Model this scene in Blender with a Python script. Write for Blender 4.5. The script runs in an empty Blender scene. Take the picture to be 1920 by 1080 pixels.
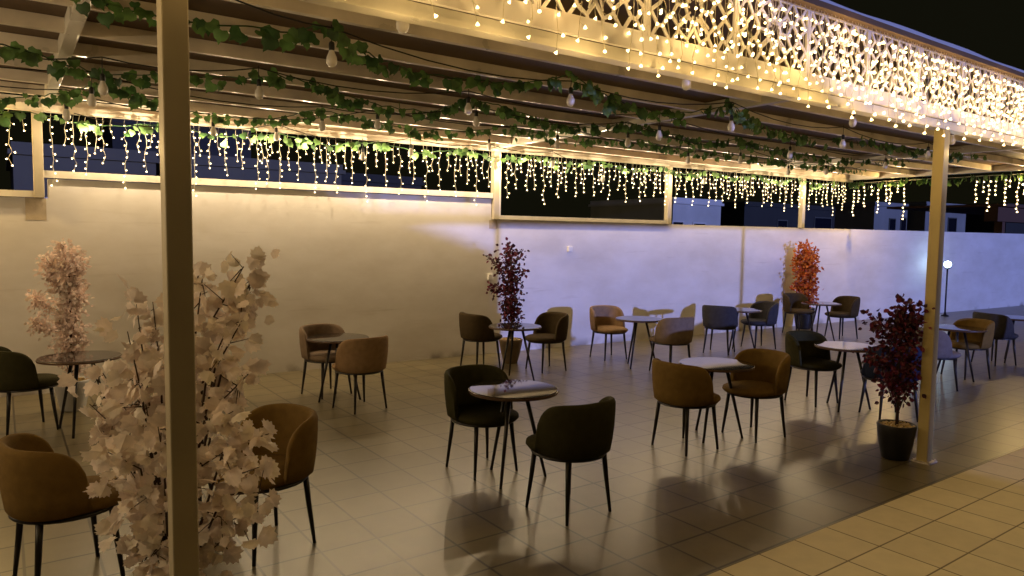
import bpy, math, random
from mathutils import Vector, Matrix
R = math.radians
C = bpy.context.scene.collection
scene = bpy.context.scene
random.seed(7)

# ------------------------------------------------------------------ camera
CAMZ = 2.094
FPX = 1340.0                      # focal length in pixels of the 1920 px wide photograph
PITCH, ROLL, YAW = 0.0723243, 0.01276096, 0.61956227
_f = Vector((math.sin(YAW)*math.cos(PITCH), math.cos(YAW)*math.cos(PITCH), -math.sin(PITCH)))
_r0 = Vector((math.cos(YAW), -math.sin(YAW), 0)); _u0 = _r0.cross(_f)
_r = math.cos(ROLL)*_r0 + math.sin(ROLL)*_u0
_u = -math.sin(ROLL)*_r0 + math.cos(ROLL)*_u0
cam_data = bpy.data.cameras.new("camera"); cam = bpy.data.objects.new("camera", cam_data); C.objects.link(cam)
cam_data.lens = FPX/1920*36; cam_data.sensor_width = 36; cam_data.clip_end = 500; cam_data.clip_start = .05
cam.matrix_world = Matrix(((_r.x, _u.x, -_f.x, 0), (_r.y, _u.y, -_f.y, 0), (_r.z, _u.z, -_f.z, CAMZ), (0, 0, 0, 1)))
scene.camera = cam

# ------------------------------------------------------------------ world (night sky) and the cool floodlight
SUN_HEAD, SUN_EL = R(0.5), R(6.4)            # comes from behind the camera, low over the yard
w = bpy.data.worlds.new("World"); scene.world = w; w.use_nodes = True
nt = w.node_tree; bg = nt.nodes["Background"]
sky = nt.nodes.new("ShaderNodeTexSky"); sky.sky_type = 'NISHITA'; sky.sun_disc = False
sky.sun_elevation = R(-4.5); sky.sun_rotation = R(180); sky.air_density = .6; sky.dust_density = 2.0
tint = nt.nodes.new("ShaderNodeMixRGB"); tint.blend_type = 'MIX'; tint.inputs[0].default_value = .9
tint.inputs[2].default_value = (.018, .017, .008, 1)
nt.links.new(sky.outputs[0], tint.inputs[1]); nt.links.new(tint.outputs[0], bg.inputs[0])
bg.inputs[1].default_value = .12
sd = bpy.data.lights.new("floodlight", 'SUN'); so = bpy.data.objects.new("floodlight", sd); C.objects.link(so)
sd.energy = .95; sd.angle = R(1.0); sd.color = (.30, .37, 1.0)
_d = Vector((math.sin(SUN_HEAD)*math.cos(SUN_EL), math.cos(SUN_HEAD)*math.cos(SUN_EL), -math.sin(SUN_EL)))
so.rotation_euler = _d.to_track_quat('-Z', 'Y').to_euler()
WARM = (1.0, .66, .25); BWARM = (1.0, .75, .45)
FASCIA_W, TIP_W, BACK_W, LEFT_W = .75, 1.35, 31.0, 24.0                 # watts of each sampled bulb in the two light curtains and the added left run

scene.view_settings.view_transform = 'Standard'; scene.view_settings.look = 'None'
scene.view_settings.exposure = 1.35; scene.view_settings.gamma = 1
scene.render.engine = 'CYCLES'
try:
    scene.cycles.use_denoising = True
    scene.cycles.max_bounces = 6; scene.cycles.diffuse_bounces = 4; scene.cycles.glossy_bounces = 3
    scene.cycles.transmission_bounces = 3; scene.cycles.transparent_max_bounces = 4
    scene.cycles.sample_clamp_indirect = 4.0; scene.cycles.caustics_reflective = False
except Exception:
    pass

# ------------------------------------------------------------------ helpers
def ray(px, py):
    return _f + _r*((px-960)/FPX) - _u*((py-540)/FPX)
def at(px, py, z):
    d = ray(px, py); return Vector((0, 0, CAMZ)) + d*((z-CAMZ)/d.z)
def atY(px, py, Y):
    d = ray(px, py); return Vector((0, 0, CAMZ)) + d*(Y/d.y)
def wy(x):                                    # the boundary wall is a little askew to the terrace
    return 10.868 - .05*x

class MB:
    def __init__(s): s.v = []; s.f = []; s.m = []; s.sm = []
    def add(s, vs, fs, mi=0, smooth=False):
        b = len(s.v); s.v += [tuple(v) for v in vs]
        for f in fs: s.f.append(tuple(i+b for i in f)); s.m.append(mi); s.sm.append(smooth)
    def box(s, x0, y0, z0, x1, y1, z1, mi=0):
        vs = [(x, y, z) for z in (z0, z1) for y in (y0, y1) for x in (x0, x1)]
        s.add(vs, [(0, 2, 3, 1), (4, 5, 7, 6), (0, 1, 5, 4), (2, 6, 7, 3), (0, 4, 6, 2), (1, 3, 7, 5)], mi)
    def bar(s, a, b, wd, th, up=(0, 0, 1), mi=0):        # rectangular bar from a to b
        a, b = Vector(a), Vector(b); d = (b-a).normalized(); up = Vector(up)
        sx = d.cross(up).normalized(); sy = sx.cross(d).normalized()
        vs = []
        for p in (a, b):
            for i, j in ((-1, -1), (1, -1), (1, 1), (-1, 1)): vs.append(p + sx*wd/2*i + sy*th/2*j)
        s.add(vs, [(3, 2, 1, 0), (4, 5, 6, 7), (0, 1, 5, 4), (1, 2, 6, 5), (2, 3, 7, 6), (3, 0, 4, 7)], mi)
    def tube(s, pts, rad, n=6, mi=0, cap=True):
        pts = [Vector(p) for p in pts]; k = len(pts)
        if not isinstance(rad, (list, tuple)): rad = [rad]*k
        rings = []
        d0 = (pts[1]-pts[0]).normalized(); ref = Vector((0, 0, 1)) if abs(d0.z) < .9 else Vector((1, 0, 0))
        for i, p in enumerate(pts):
            d = (pts[min(i+1, k-1)] - pts[max(i-1, 0)]).normalized()
            sx = d.cross(ref)
            if sx.length < 1e-4: sx = d.cross(Vector((0, 1, 0)))
            sx.normalize(); sy = sx.cross(d)
            rings.append([p + rad[i]*(math.cos(2*math.pi*j/n)*sx + math.sin(2*math.pi*j/n)*sy) for j in range(n)])
        vs = [v for r in rings for v in r]; fs = []
        for i in range(k-1):
            for j in range(n): fs.append((i*n+j, i*n+(j+1) % n, (i+1)*n+(j+1) % n, (i+1)*n+j))
        if cap: fs.append(tuple(range(n-1, -1, -1))); fs.append(tuple((k-1)*n+j for j in range(n)))
        s.add(vs, fs, mi, True)
    def lathe(s, prof, n=24, c=(0, 0, 0), mi=0, sq=1.0):
        vs = []
        for r, z in prof:
            for j in range(n):
                a = 2*math.pi*j/n; vs.append((c[0]+r*math.cos(a), c[1]+r*math.sin(a), c[2]+z))
        fs = []
        for i in range(len(prof)-1):
            for j in range(n): fs.append((i*n+j, i*n+(j+1) % n, (i+1)*n+(j+1) % n, (i+1)*n+j))
        fs.append(tuple(range(n-1, -1, -1))); fs.append(tuple((len(prof)-1)*n+j for j in range(n)))
        s.add(vs, fs, mi, True)
    def build(s, name, mats, parent=None, bevel=0):
        me = bpy.data.meshes.new(name); me.from_pydata(s.v, [], s.f)
        for m in (mats if isinstance(mats, (list, tuple)) else [mats]): me.materials.append(m)
        me.polygons.foreach_set('material_index', s.m); me.polygons.foreach_set('use_smooth', s.sm); me.update()
        o = bpy.data.objects.new(name, me); C.objects.link(o)
        if parent is not None: o.parent = parent
        if bevel:
            b = o.modifiers.new('bevel', 'BEVEL'); b.width = bevel; b.segments = 2; b.limit_method = 'ANGLE'
        return o

def tag(o, label=None, cat=None, group=None, kind=None):
    if label: o['label'] = label
    if cat: o['category'] = cat
    if group: o['group'] = group
    if kind: o['kind'] = kind
    return o
def thing(name, label, cat, loc=(0, 0, 0), rz=0, group=None):
    o = bpy.data.objects.new(name, None); C.objects.link(o); o.location = loc; o.rotation_euler = (0, 0, rz)
    o.empty_display_size = .1
    return tag(o, label, cat, group)
def dup(src, loc, rz, label, group=None):
    r = src.copy(); C.objects.link(r); r.location = loc; r.rotation_euler = (0, 0, rz); r['label'] = label
    if group: r['group'] = group
    for ch in src.children:
        c = ch.copy(); C.objects.link(c); c.parent = r
        for g in ch.children:
            d = g.copy(); C.objects.link(d); d.parent = c
    return r

# ------------------------------------------------------------------ materials
def mat(name, col, rough=.6, metal=0, spec=.5, noise=None, bump=0, bscale=60, coat=0, trans=0, ior=1.45, rvar=0):
    m = bpy.data.materials.new(name); m.use_nodes = True; t = m.node_tree; p = t.nodes['Principled BSDF']
    p.inputs['Base Color'].default_value = (*col, 1); p.inputs['Roughness'].default_value = rough
    p.inputs['Metallic'].default_value = metal; p.inputs['Specular IOR Level'].default_value = spec
    p.inputs['IOR'].default_value = ior; p.inputs['Coat Weight'].default_value = coat
    tc = t.nodes.new('ShaderNodeTexCoord')
    if noise:
        sc, amt = noise
        n = t.nodes.new('ShaderNodeTexNoise'); n.inputs['Scale'].default_value = sc; n.inputs['Detail'].default_value = 6
        t.links.new(tc.outputs['Object'], n.inputs['Vector'])
        r = t.nodes.new('ShaderNodeMapRange'); r.inputs[1].default_value = .3; r.inputs[2].default_value = .7
        r.inputs[3].default_value = 1-amt; r.inputs[4].default_value = 1+amt
        t.links.new(n.outputs[0], r.inputs[0])
        v = t.nodes.new('ShaderNodeMixRGB'); v.blend_type = 'MULTIPLY'; v.inputs[0].default_value = 1
        v.inputs[1].default_value = (*col, 1); t.links.new(r.outputs[0], v.inputs[2]); t.links.new(v.outputs[0], p.inputs['Base Color'])
        if rvar:
            r2 = t.nodes.new('ShaderNodeMapRange'); r2.inputs[1].default_value = .3; r2.inputs[2].default_value = .7
            r2.inputs[3].default_value = rough-rvar; r2.inputs[4].default_value = rough+rvar
            t.links.new(n.outputs[0], r2.inputs[0]); t.links.new(r2.outputs[0], p.inputs['Roughness'])
    if bump:
        n2 = t.nodes.new('ShaderNodeTexNoise'); n2.inputs['Scale'].default_value = bscale; n2.inputs['Detail'].default_value = 4
        t.links.new(tc.outputs['Object'], n2.inputs['Vector'])
        b = t.nodes.new('ShaderNodeBump'); b.inputs['Strength'].default_value = bump; b.inputs['Distance'].default_value = .01
        t.links.new(n2.outputs[0], b.inputs['Height']); t.links.new(b.outputs[0], p.inputs['Normal'])
    if trans: p.inputs['Transmission Weight'].default_value = trans
    return m
def emis(name, col, st, sample='NONE'):
    m = bpy.data.materials.new(name); m.use_nodes = True; t = m.node_tree; t.nodes.clear()
    e = t.nodes.new('ShaderNodeEmission'); e.inputs[0].default_value = (*col, 1); e.inputs[1].default_value = st
    o = t.nodes.new('ShaderNodeOutputMaterial'); t.links.new(e.outputs[0], o.inputs[0])
    try: m.cycles.emission_sampling = sample
    except Exception: pass
    return m
def leafmat(name, col, var=.25, transl=.35, rough=.6):
    m = bpy.data.materials.new(name); m.use_nodes = True; t = m.node_tree; t.nodes.clear()
    o = t.nodes.new('ShaderNodeOutputMaterial'); d = t.nodes.new('ShaderNodeBsdfPrincipled'); tr = t.nodes.new('ShaderNodeBsdfTranslucent')
    mx = t.nodes.new('ShaderNodeMixShader'); mx.inputs[0].default_value = transl
    tc = t.nodes.new('ShaderNodeTexCoord'); n = t.nodes.new('ShaderNodeTexNoise'); n.inputs['Scale'].default_value = 9; n.inputs['Detail'].default_value = 3
    t.links.new(tc.outputs['Object'], n.inputs['Vector'])
    r = t.nodes.new('ShaderNodeMapRange'); r.inputs[1].default_value = .35; r.inputs[2].default_value = .65
    r.inputs[3].default_value = 1-var; r.inputs[4].default_value = 1+var; t.links.new(n.outputs[0], r.inputs[0])
    v = t.nodes.new('ShaderNodeMixRGB'); v.blend_type = 'MULTIPLY'; v.inputs[0].default_value = 1
    v.inputs[1].default_value = (*col, 1); t.links.new(r.outputs[0], v.inputs[2])
    t.links.new(v.outputs[0], d.inputs['Base Color']); t.links.new(v.outputs[0], tr.inputs[0]); d.inputs['Roughness'].default_value = rough
    t.links.new(d.outputs[0], mx.inputs[1]); t.links.new(tr.outputs[0], mx.inputs[2]); t.links.new(mx.outputs[0], o.inputs[0])
    return m

def tilemat(name, base, grout, ox, oy, sx, sy, rough, rvar, spec, mott, gw=.006, ior=1.5):
    """square floor tiles: grout grid, a tone per tile, mottling, worn gloss"""
    m = bpy.data.materials.new(name); m.use_nodes = True; t = m.node_tree; p = t.nodes['Principled BSDF']; L = t.links.new
    g = t.nodes.new('ShaderNodeNewGeometry'); sp = t.nodes.new('ShaderNodeSeparateXYZ'); L(g.outputs['Position'], sp.inputs[0])
    def M(op, a, b=None, c=None):
        n = t.nodes.new('ShaderNodeMath'); n.operation = op
        for i, q in enumerate((a, b, c)):
            if q is None: continue
            if isinstance(q, (int, float)): n.inputs[i].default_value = q
            else: L(q, n.inputs[i])
        return n.outputs[0]
    cells = []; dist = []
    for ax, o_, s_ in (('X', ox, sx), ('Y', oy, sy)):
        u = M('DIVIDE', M('SUBTRACT', sp.outputs[ax], o_), s_)
        fl = M('FLOOR', u); fr = M('SUBTRACT', u, fl)
        cells.append(fl); dist.append(M('MULTIPLY', M('MINIMUM', fr, M('SUBTRACT', 1.0, fr)), s_))
    dmin = M('MINIMUM', dist[0], dist[1])
    line = t.nodes.new('ShaderNodeMapRange'); line.interpolation_type = 'SMOOTHSTEP'
    line.inputs[1].default_value = gw*.5; line.inputs[2].default_value = gw*1.4; line.inputs[3].default_value = 1; line.inputs[4].default_value = 0
    L(dmin, line.inputs[0])
    cb = t.nodes.new('ShaderNodeCombineXYZ'); L(cells[0], cb.inputs[0]); L(cells[1], cb.inputs[1])
    wn = t.nodes.new('ShaderNodeTexWhiteNoise'); wn.noise_dimensions = '3D'; L(cb.outputs[0], wn.inputs['Vector'])
    n = t.nodes.new('ShaderNodeTexNoise'); n.inputs['Scale'].default_value = 5.5; n.inputs['Detail'].default_value = 8; n.inputs['Roughness'].default_value = .65
    L(g.outputs['Position'], n.inputs['Vector'])
    n3 = t.nodes.new('ShaderNodeTexNoise'); n3.inputs['Scale'].default_value = .7; n3.inputs['Detail'].default_value = 5
    L(g.outputs['Position'], n3.inputs['Vector'])
    val = M('ADD', M('MULTIPLY', M('SUBTRACT', wn.outputs[0], .5), mott), M('MULTIPLY', M('SUBTRACT', n.outputs[0], .5), mott*3.2))
    val = M('ADD', M('ADD', val, M('MULTIPLY', M('SUBTRACT', n3.outputs[0], .5), mott*2.0)), 1.0)
    mul = t.nodes.new('ShaderNodeMixRGB'); mul.blend_type = 'MULTIPLY'; mul.inputs[0].default_value = 1
    mul.inputs[1].default_value = (*base, 1); L(val, mul.inputs[2])
    mx = t.nodes.new('ShaderNodeMixRGB'); L(line.outputs[0], mx.inputs[0]); L(mul.outputs[0], mx.inputs[1]); mx.inputs[2].default_value = (*grout, 1)
    L(mx.outputs[0], p.inputs['Base Color'])
    rr = M('ADD', M('MULTIPLY', M('SUBTRACT', n3.outputs[0], .5), rvar*3), rough); L(rr, p.inputs['Roughness'])
    p.inputs['Specular IOR Level'].default_value = spec; p.inputs['IOR'].default_value = ior
    return m

M = {}
M['floor'] = tilemat('glossy grey tile', (.150, .125, .070), (.024, .017, .009), 3.648, 2.82, .4, .405, .325, .024, .55, .21, gw=.009, ior=1.6)
M['pale'] = tilemat('pale matt tile', (.66, .58, .38), (.15, .115, .065), 3.648, 2.801, .4, .394, .55, .05, .35, .10, gw=.006)
M['ground'] = mat('dark ground', (.06, .05, .04), .9, noise=(2, .3))

def wallmat():
    m = mat('painted render', (.62, .60, .57), .75, spec=.25, bump=.22, bscale=4)
    t = m.node_tree; L = t.links.new; p = t.nodes['Principled BSDF']
    g = t.nodes.new('ShaderNodeNewGeometry')
    n = t.nodes.new('ShaderNodeTexNoise'); n.inputs['Scale'].default_value = .9; n.inputs['Detail'].default_value = 8; n.inputs['Roughness'].default_value = .6
    mp = t.nodes.new('ShaderNodeMapping'); mp.inputs['Scale'].default_value = (1, 1, 2.2); L(g.outputs['Position'], mp.inputs[0]); L(mp.outputs[0], n.inputs['Vector'])
    cr = t.nodes.new('ShaderNodeValToRGB'); e = cr.color_ramp.elements
    e[0].position = .30; e[0].color = (.57, .54, .49, 1); e[1].position = .66; e[1].color = (.68, .66, .63, 1)
    L(n.outputs[0], cr.inputs[0])
    n2 = t.nodes.new('ShaderNodeTexNoise'); n2.inputs['Scale'].default_value = 3.1; n2.inputs['Detail'].default_value = 10
    mp2 = t.nodes.new('ShaderNodeMapping'); mp2.inputs['Scale'].default_value = (.35, .35, 4); L(g.outputs['Position'], mp2.inputs[0]); L(mp2.outputs[0], n2.inputs['Vector'])
    r = t.nodes.new('ShaderNodeMapRange'); r.inputs[1].default_value = .62; r.inputs[2].default_value = .78; r.inputs[3].default_value = 0; r.inputs[4].default_value = .38
    L(n2.outputs[0], r.inputs[0])
    # dirt scuffs close to the floor
    sp = t.nodes.new('ShaderNodeSeparateXYZ'); L(g.outputs['Position'], sp.inputs[0])
    lo = t.nodes.new('ShaderNodeMapRange'); lo.inputs[1].default_value = .0; lo.inputs[2].default_value = .16; lo.inputs[3].default_value = 1; lo.inputs[4].default_value = 0
    L(sp.outputs['Z'], lo.inputs[0])
    n4 = t.nodes.new('ShaderNodeTexNoise'); n4.inputs['Scale'].default_value = 1.6; n4.inputs['Detail'].default_value = 6; L(g.outputs['Position'], n4.inputs['Vector'])
    r4 = t.nodes.new('ShaderNodeMapRange'); r4.inputs[1].default_value = .52; r4.inputs[2].default_value = .62; r4.inputs[3].default_value = 0; r4.inputs[4].default_value = .7; L(n4.outputs[0], r4.inputs[0])
    mm = t.nodes.new('ShaderNodeMath'); mm.operation = 'MULTIPLY'; L(lo.outputs[0], mm.inputs[0]); L(r4.outputs[0], mm.inputs[1])
    mx = t.nodes.new('ShaderNodeMixRGB'); L(r.outputs[0], mx.inputs[0]); L(cr.outputs[0], mx.inputs[1]); mx.inputs[2].default_value = (.42, .38, .33, 1)
    mx2 = t.nodes.new('ShaderNodeMixRGB'); L(mm.outputs[0], mx2.inputs[0]); L(mx.outputs[0], mx2.inputs[1]); mx2.inputs[2].default_value = (.15, .12, .09, 1)
    L(mx2.outputs[0], p.inputs['Base Color'])
    return m
M['wall'] = wallmat()
M['patch'] = mat('bare beige render', (.42, .35, .25), .85, noise=(8, .15), bump=.3, bscale=30)
M['steel'] = mat('cream painted steel', (.60, .56, .47), .32, spec=.5, noise=(3, .12), rvar=.08)
M['post'] = mat('cream painted post', (.42, .37, .27), .42, spec=.4, noise=(2.5, .10))
M['post_warmlit'] = mat('cream post with warm light in colour', (.44, .35, .15), .40, spec=.45, noise=(2.5, .10))  # same paint as the other posts, warm light put into the colour
M['rafter'] = mat('galvanised rafter', (.76, .68, .57), .36, metal=.1, noise=(2.2, .22), rvar=.12)
M['sheet'] = mat('brown roof sheet', (.125, .078, .042), .6, noise=(1.2, .15))
M['lattice'] = mat('white plastic lattice', (.66, .62, .58), .4)
M['black'] = mat('black powder coat', (.012, .010, .010), .35)
M['cord'] = mat('black cord', (.01, .01, .008), .6)
M['wire'] = mat('pale clear wire', (.55, .50, .38), .4)
M['bulbwarm'] = emis('lit warm bulb', (1.0, .74, .36), 4.5)
M['bulbfront'] = emis('lit warm fascia bulb', (1.0, .68, .27), 3.2, 'FRONT')
M['opal'] = mat('opal bulb glass', (.72, .68, .62), .25, spec=.5)
M['glass'] = mat('black glass table top', (.020, .017, .016), .035, spec=.5, ior=1.8)
M['edge'] = mat('brown table edge', (.09, .05, .03), .35)
M['leaf'] = leafmat('garland leaf', (.085, .17, .045), .4, .3)
M['leafdk'] = leafmat('garland dark leaf', (.035, .09, .025), .4, .25)
M['pink'] = leafmat('pale pink leaf', (.80, .70, .63), .22, .3)
M['pink2'] = leafmat('cream leaf', (.86, .78, .68), .15, .3)
M['blush'] = leafmat('blush blossom', (.80, .66, .60), .2, .3)
M['maroon'] = leafmat('maroon leaf', (.13, .013, .034), .4, .2)
M['maroon2'] = leafmat('dark maroon leaf', (.045, .007, .014), .4, .2)
M['red'] = leafmat('red orange leaf', (.42, .075, .012), .3, .3)
M['orange'] = leafmat('orange leaf', (.55, .17, .02), .3, .3)
M['twig'] = mat('dark twig', (.05, .028, .018), .8)
M['potblack'] = mat('black pot', (.008, .008, .009), .45)
M['potwhite'] = mat('white pot', (.55, .55, .56), .4)
M['pottan'] = mat('tan pot', (.20, .14, .08), .6, noise=(9, .15))
M['pebble'] = mat('gold brown pebbles', (.45, .32, .12), .5, noise=(40, .5))
M['boxwhite'] = mat('white plastic', (.75, .73, .68), .4)
def fabric(n, c): return mat(n, c, .85, spec=.2, noise=(18, .12), bump=.35, bscale=260)
FAB = {'ochre': fabric('ochre fabric', (.18, .11, .030)), 'green': fabric('dark green fabric', (.034, .031, .010)),
       'brown': fabric('dark brown fabric', (.050, .034, .015)), 'tan': fabric('tan fabric', (.28, .18, .095)),
       'taupe': fabric('taupe fabric', (.20, .145, .10)), 'slate': fabric('slate blue fabric', (.045, .043, .048)),
       'navy': fabric('navy fabric', (.015, .022, .055)), 'grey': fabric('grey fabric', (.17, .15, .15))}

# ------------------------------------------------------------------ ground
b = MB(); b.add([(-60, -60, -.02), (120, -60, -.02), (120, 160, -.02), (-60, 160, -.02)], [(0, 1, 2, 3)])
tag(b.build('ground', M['ground']), kind='structure')
b = MB(); b.add([(-12, 2.80, 0), (32, 2.80, 0), (32, wy(32)+.05, 0), (-12, wy(-12)+.05, 0)], [(0, 1, 2, 3)])
tag(b.build('terrace_floor', M['floor']), kind='structure')
b = MB(); b.add([(-12, -3, -.0), (32, -3, -.0), (32, 2.798, -.0), (-12, 2.798, -.0)], [(0, 1, 2, 3)])
tag(b.build('pale_tile_path', M['pale']), kind='structure')

# ------------------------------------------------------------------ boundary wall
XS, XH, XE = .50, 7.03, 31.0
bw = thing('boundary_wall', 'long off-white rendered boundary wall behind the tables, stepped at the top', 'wall')
b = MB()
def wallseg(b, x0, x1, z, dy=0):
    vs = []
    for x in (x0, x1):
        for y in (wy(x)+dy, wy(x)+.2):
            for zz in (0, z): vs.append((x, y, zz))
    b.add(vs, [(0, 4, 5, 1), (2, 3, 7, 6), (1, 5, 7, 3), (0, 1, 3, 2), (4, 6, 7, 5)])
wallseg(b, -12, XS, 2.50); wallseg(b, XS, XH, 2.745); wallseg(b, XH, XE, 2.385)
b.build('wall', M['wall'], bw)
def wallpatch(x, w_, z0, z1):
    b = MB(); vs = [(x-w_/2, wy(x-w_/2)-.003, z0), (x+w_/2, wy(x+w_/2)-.003, z0), (x+w_/2, wy(x+w_/2)-.003, z1), (x-w_/2, wy(x-w_/2)-.003, z1)]
    vs += [(v[0], v[1]+.01, v[2]) for v in vs]
    b.add(vs, [(0, 1, 2, 3), (0, 4, 5, 1), (1, 5, 6, 2), (2, 6, 7, 3), (3, 7, 4, 0)]); b.build('render_patch', M['patch'], bw)
wallpatch(.36, .22, 2.22, 2.50); wallpatch(7.07, .16, 2.22, 2.375)
for px, py in ((1067, 467), (918, 519)):
    d = ray(px, py); t_ = 10.868/(d.y+.05*d.x); p = Vector((0, 0, CAMZ))+d*t_
    b = MB(); b.box(p.x-.05, p.y-.05, p.z-.05, p.x+.05, p.y+.0, p.z+.05)
    o = b.build('wall_box', M['boxwhite'], None, .006)
    tag(o, 'small white square junction box on the bluish lit wall' if px > 1000 else 'small pale junction box on the wall left of the maroon plant', 'junction box')

# ------------------------------------------------------------------ pergola
PX0, PX1 = -9.0, 17.7
pg = thing('pergola', 'large cream steel pergola with brown sheet roof and white lattice fascia', 'pergola', (0, 0, 0))
def part(name, b, m, bevel=0, parent=None): return b.build(name, m, parent or pg, bevel)
RZ0, RZ1 = 3.63, 3.755
b = MB(); b.box(PX0, 3.0, 3.757, PX1, 10.75, 3.80); 
# corrugation-like laps in the sheet
part('roof_sheet', b, M['sheet'])
for k, y in enumerate([4.25, 5.07, 5.88, 6.70, 7.51, 8.33, 9.14, 9.96]):
    b = MB(); b.box(PX0, y, RZ0+.012, PX1-.1, y+.06, RZ1); part('rafter', b, M['rafter'], .004)
for x in (-5.95, .50, 7.10, 13.6, 17.6):
    b = MB(); b.box(x-.05, 3.2, RZ0-.01, x+.05, wy(x)-.06, RZ1-.003); part('girder', b, M['steel'], .004)
# back beam, follows the wall
b = MB(); b.bar((PX0, wy(PX0)-.01, 3.62), (PX1, wy(PX1)-.01, 3.62), .10, .09); b.bar((PX0, wy(PX0)+.0, 3.71), (PX1, wy(PX1)+.0, 3.71), .05, .075); part('back_beam', b, M['steel'])
# front beam + fascia
b = MB(); b.box(PX0, 3.10, 3.12, PX1, 3.20, 3.195); part('front_beam', b, M['steel'], .004)
b = MB(); b.box(PX0, 3.07, 3.197, PX1, 3.098, 3.285); part('bottom_rail', b, M['lattice'])
b = MB()
n = 220; vs = []; fs = []
for i in range(n+1):
    x = PX0+(PX1-PX0)*i/n; zt = 3.865+.007*math.sin(x*2.1)+.004*math.sin(x*5.3+1)
    vs += [(x, 3.05, 3.765), (x, 3.035, zt-.02), (x, 3.07, zt), (x, 3.14, zt-.01), (x, 3.14, 3.81)]
for i in range(n):
    for j in range(4): fs.append((i*5+j, (i+1)*5+j, (i+1)*5+j+1, i*5+j+1))
b.add(vs, fs, 0, True); part('top_trim', b, M['lattice'])
# white geometric lattice panels
def voronoi_edges(pts, x0, x1, z0, z1):
    E_ = {}
    for i, (px, pz) in enumerate(pts):
        poly = [(x0, z0), (x1, z0), (x1, z1), (x0, z1)]
        for j, (qx, qz) in enumerate(pts):
            if i == j: continue
            mx_, mz_ = (px+qx)/2, (pz+qz)/2; nx, nz = qx-px, qz-pz; out = []
            for k in range(len(poly)):
                a, c = poly[k], poly[(k+1) % len(poly)]
                da = (a[0]-mx_)*nx+(a[1]-mz_)*nz; dc = (c[0]-mx_)*nx+(c[1]-mz_)*nz
                if da <= 0: out.append(a)
                if (da < 0 < dc) or (dc < 0 < da):
                    t_ = da/(da-dc); out.append((a[0]+(c[0]-a[0])*t_, a[1]+(c[1]-a[1])*t_))
            poly = out
            if len(poly) < 3: break
        for k in range(len(poly)):
            a, c = poly[k], poly[(k+1) % len(poly)]
            if math.hypot(a[0]-c[0], a[1]-c[1]) < .004: continue
            key = tuple(sorted((tuple(round(v, 3) for v in a), tuple(round(v, 3) for v in c)))); E_[key] = (a, c)
    return list(E_.values())
PW, PH_ = .82, .478
def lattice_mesh():
    rnd = random.Random(11); b = MB(); W, H = PW, PH_; y = 3.082
    quad = [(.0, .0), (.13, .06), (.07, .135), (.0, .19), (.22, .0), (.21, .15), (.12, .225), (.31, .09), (.30, .215), (.375, .0), (.385, .15)]
    pts = set()
    for qx, qz in quad:
        for a in (-1, 1):
            for c in (-1, 1): pts.add((round(W/2+a*qx, 4), round(H/2+c*qz, 4)))
    for k, (p, q) in enumerate(voronoi_edges(sorted(pts), 0, W, 0, H)):
        o_ = ((k*37) % 11-5)*.0003
        b.bar((p[0], y+o_, p[1]), (q[0], y+o_, q[1]), .021, .010, up=(0, 1, 0))
    for i in range(10):
        a = 2*math.pi*i/10
        b.bar((W/2+.05*math.cos(a), y-.006, H/2+.05*math.sin(a)), (W/2+.17*math.cos(a), y-.006, H/2+.17*math.sin(a)), .012, .006, up=(0, 1, 0))
    b.box(0, y-.008, 0, .022, y+.009, H); b.box(W-.022, y-.008, 0, W, y+.009, H)
    b.box(.022, y-.0085, 0, W-.022, y+.0085, .022); b.box(.022, y-.0085, H-.022, W-.022, y+.0085, H)
    return b
x = -.96; lat0 = None
while x < 12:
    if lat0 is None: lat0 = part('lattice_panel', lattice_mesh(), M['lattice']); lat0.location = (x, 0, 3.286)
    else:
        o = lat0.copy(); C.objects.link(o); o.parent = pg; o.location = (x, 0, 3.286)
    x += .824
# posts
def post(x, y, z0, z1, w_=.1, base=True):
    b = MB(); b.box(x-w_/2, y-w_/2, z0, x+w_/2, y+w_/2, z1)
    o = part('post', b, M['post_warmlit'] if x > 5 and y < 4 else M['post'], .006)
    if base:
        b = MB(); b.box(x-w_/2-.035, y-w_/2-.035, 0, x+w_/2+.035, y+w_/2+.035, .012)
        for i in (-1, 1):
            for j in (-1, 1): b.lathe([(.008, .0), (.008, .016), (.004, .018)], 6, (x+i*.07, y+j*.07, .012))
        b.build('base_plate', M['rafter'], o)
for x in (-5.95, .578, 7.10, 13.62): post(x, 3.15, 0, 3.12)
for x, zb in ((.40, 2.50), (7.10, 2.385), (11.30, 2.385), (15.75, 2.385), (-5.5, 2.50)): post(x, wy(x)-.005, zb, 3.575, .11, False)
# frames resting on the wall between the back posts
b = MB(); b.bar((-5.4, wy(-5.4)-.01, 2.545), (.343, wy(.343)-.01, 2.545), .07, .08); part('wall_frame_bar', b, M['steel'])
b = MB(); b.bar((.457, wy(.457)-.01, 2.80), (7.04, wy(7.04)-.01, 2.80), .07, .09); part('wall_frame_bar', b, M['steel'])
b = MB(); b.bar((7.157, wy(7.157)-.01, 2.425), (11.24, wy(11.24)-.01, 2.425), .07, .07); b.bar((7.18, wy(7.2)-.01, 2.46), (7.18, wy(7.2)-.01, 3.57), .045, .05, up=(1, 0, 0)); part('wall_frame_bar', b, M['steel'])

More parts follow.
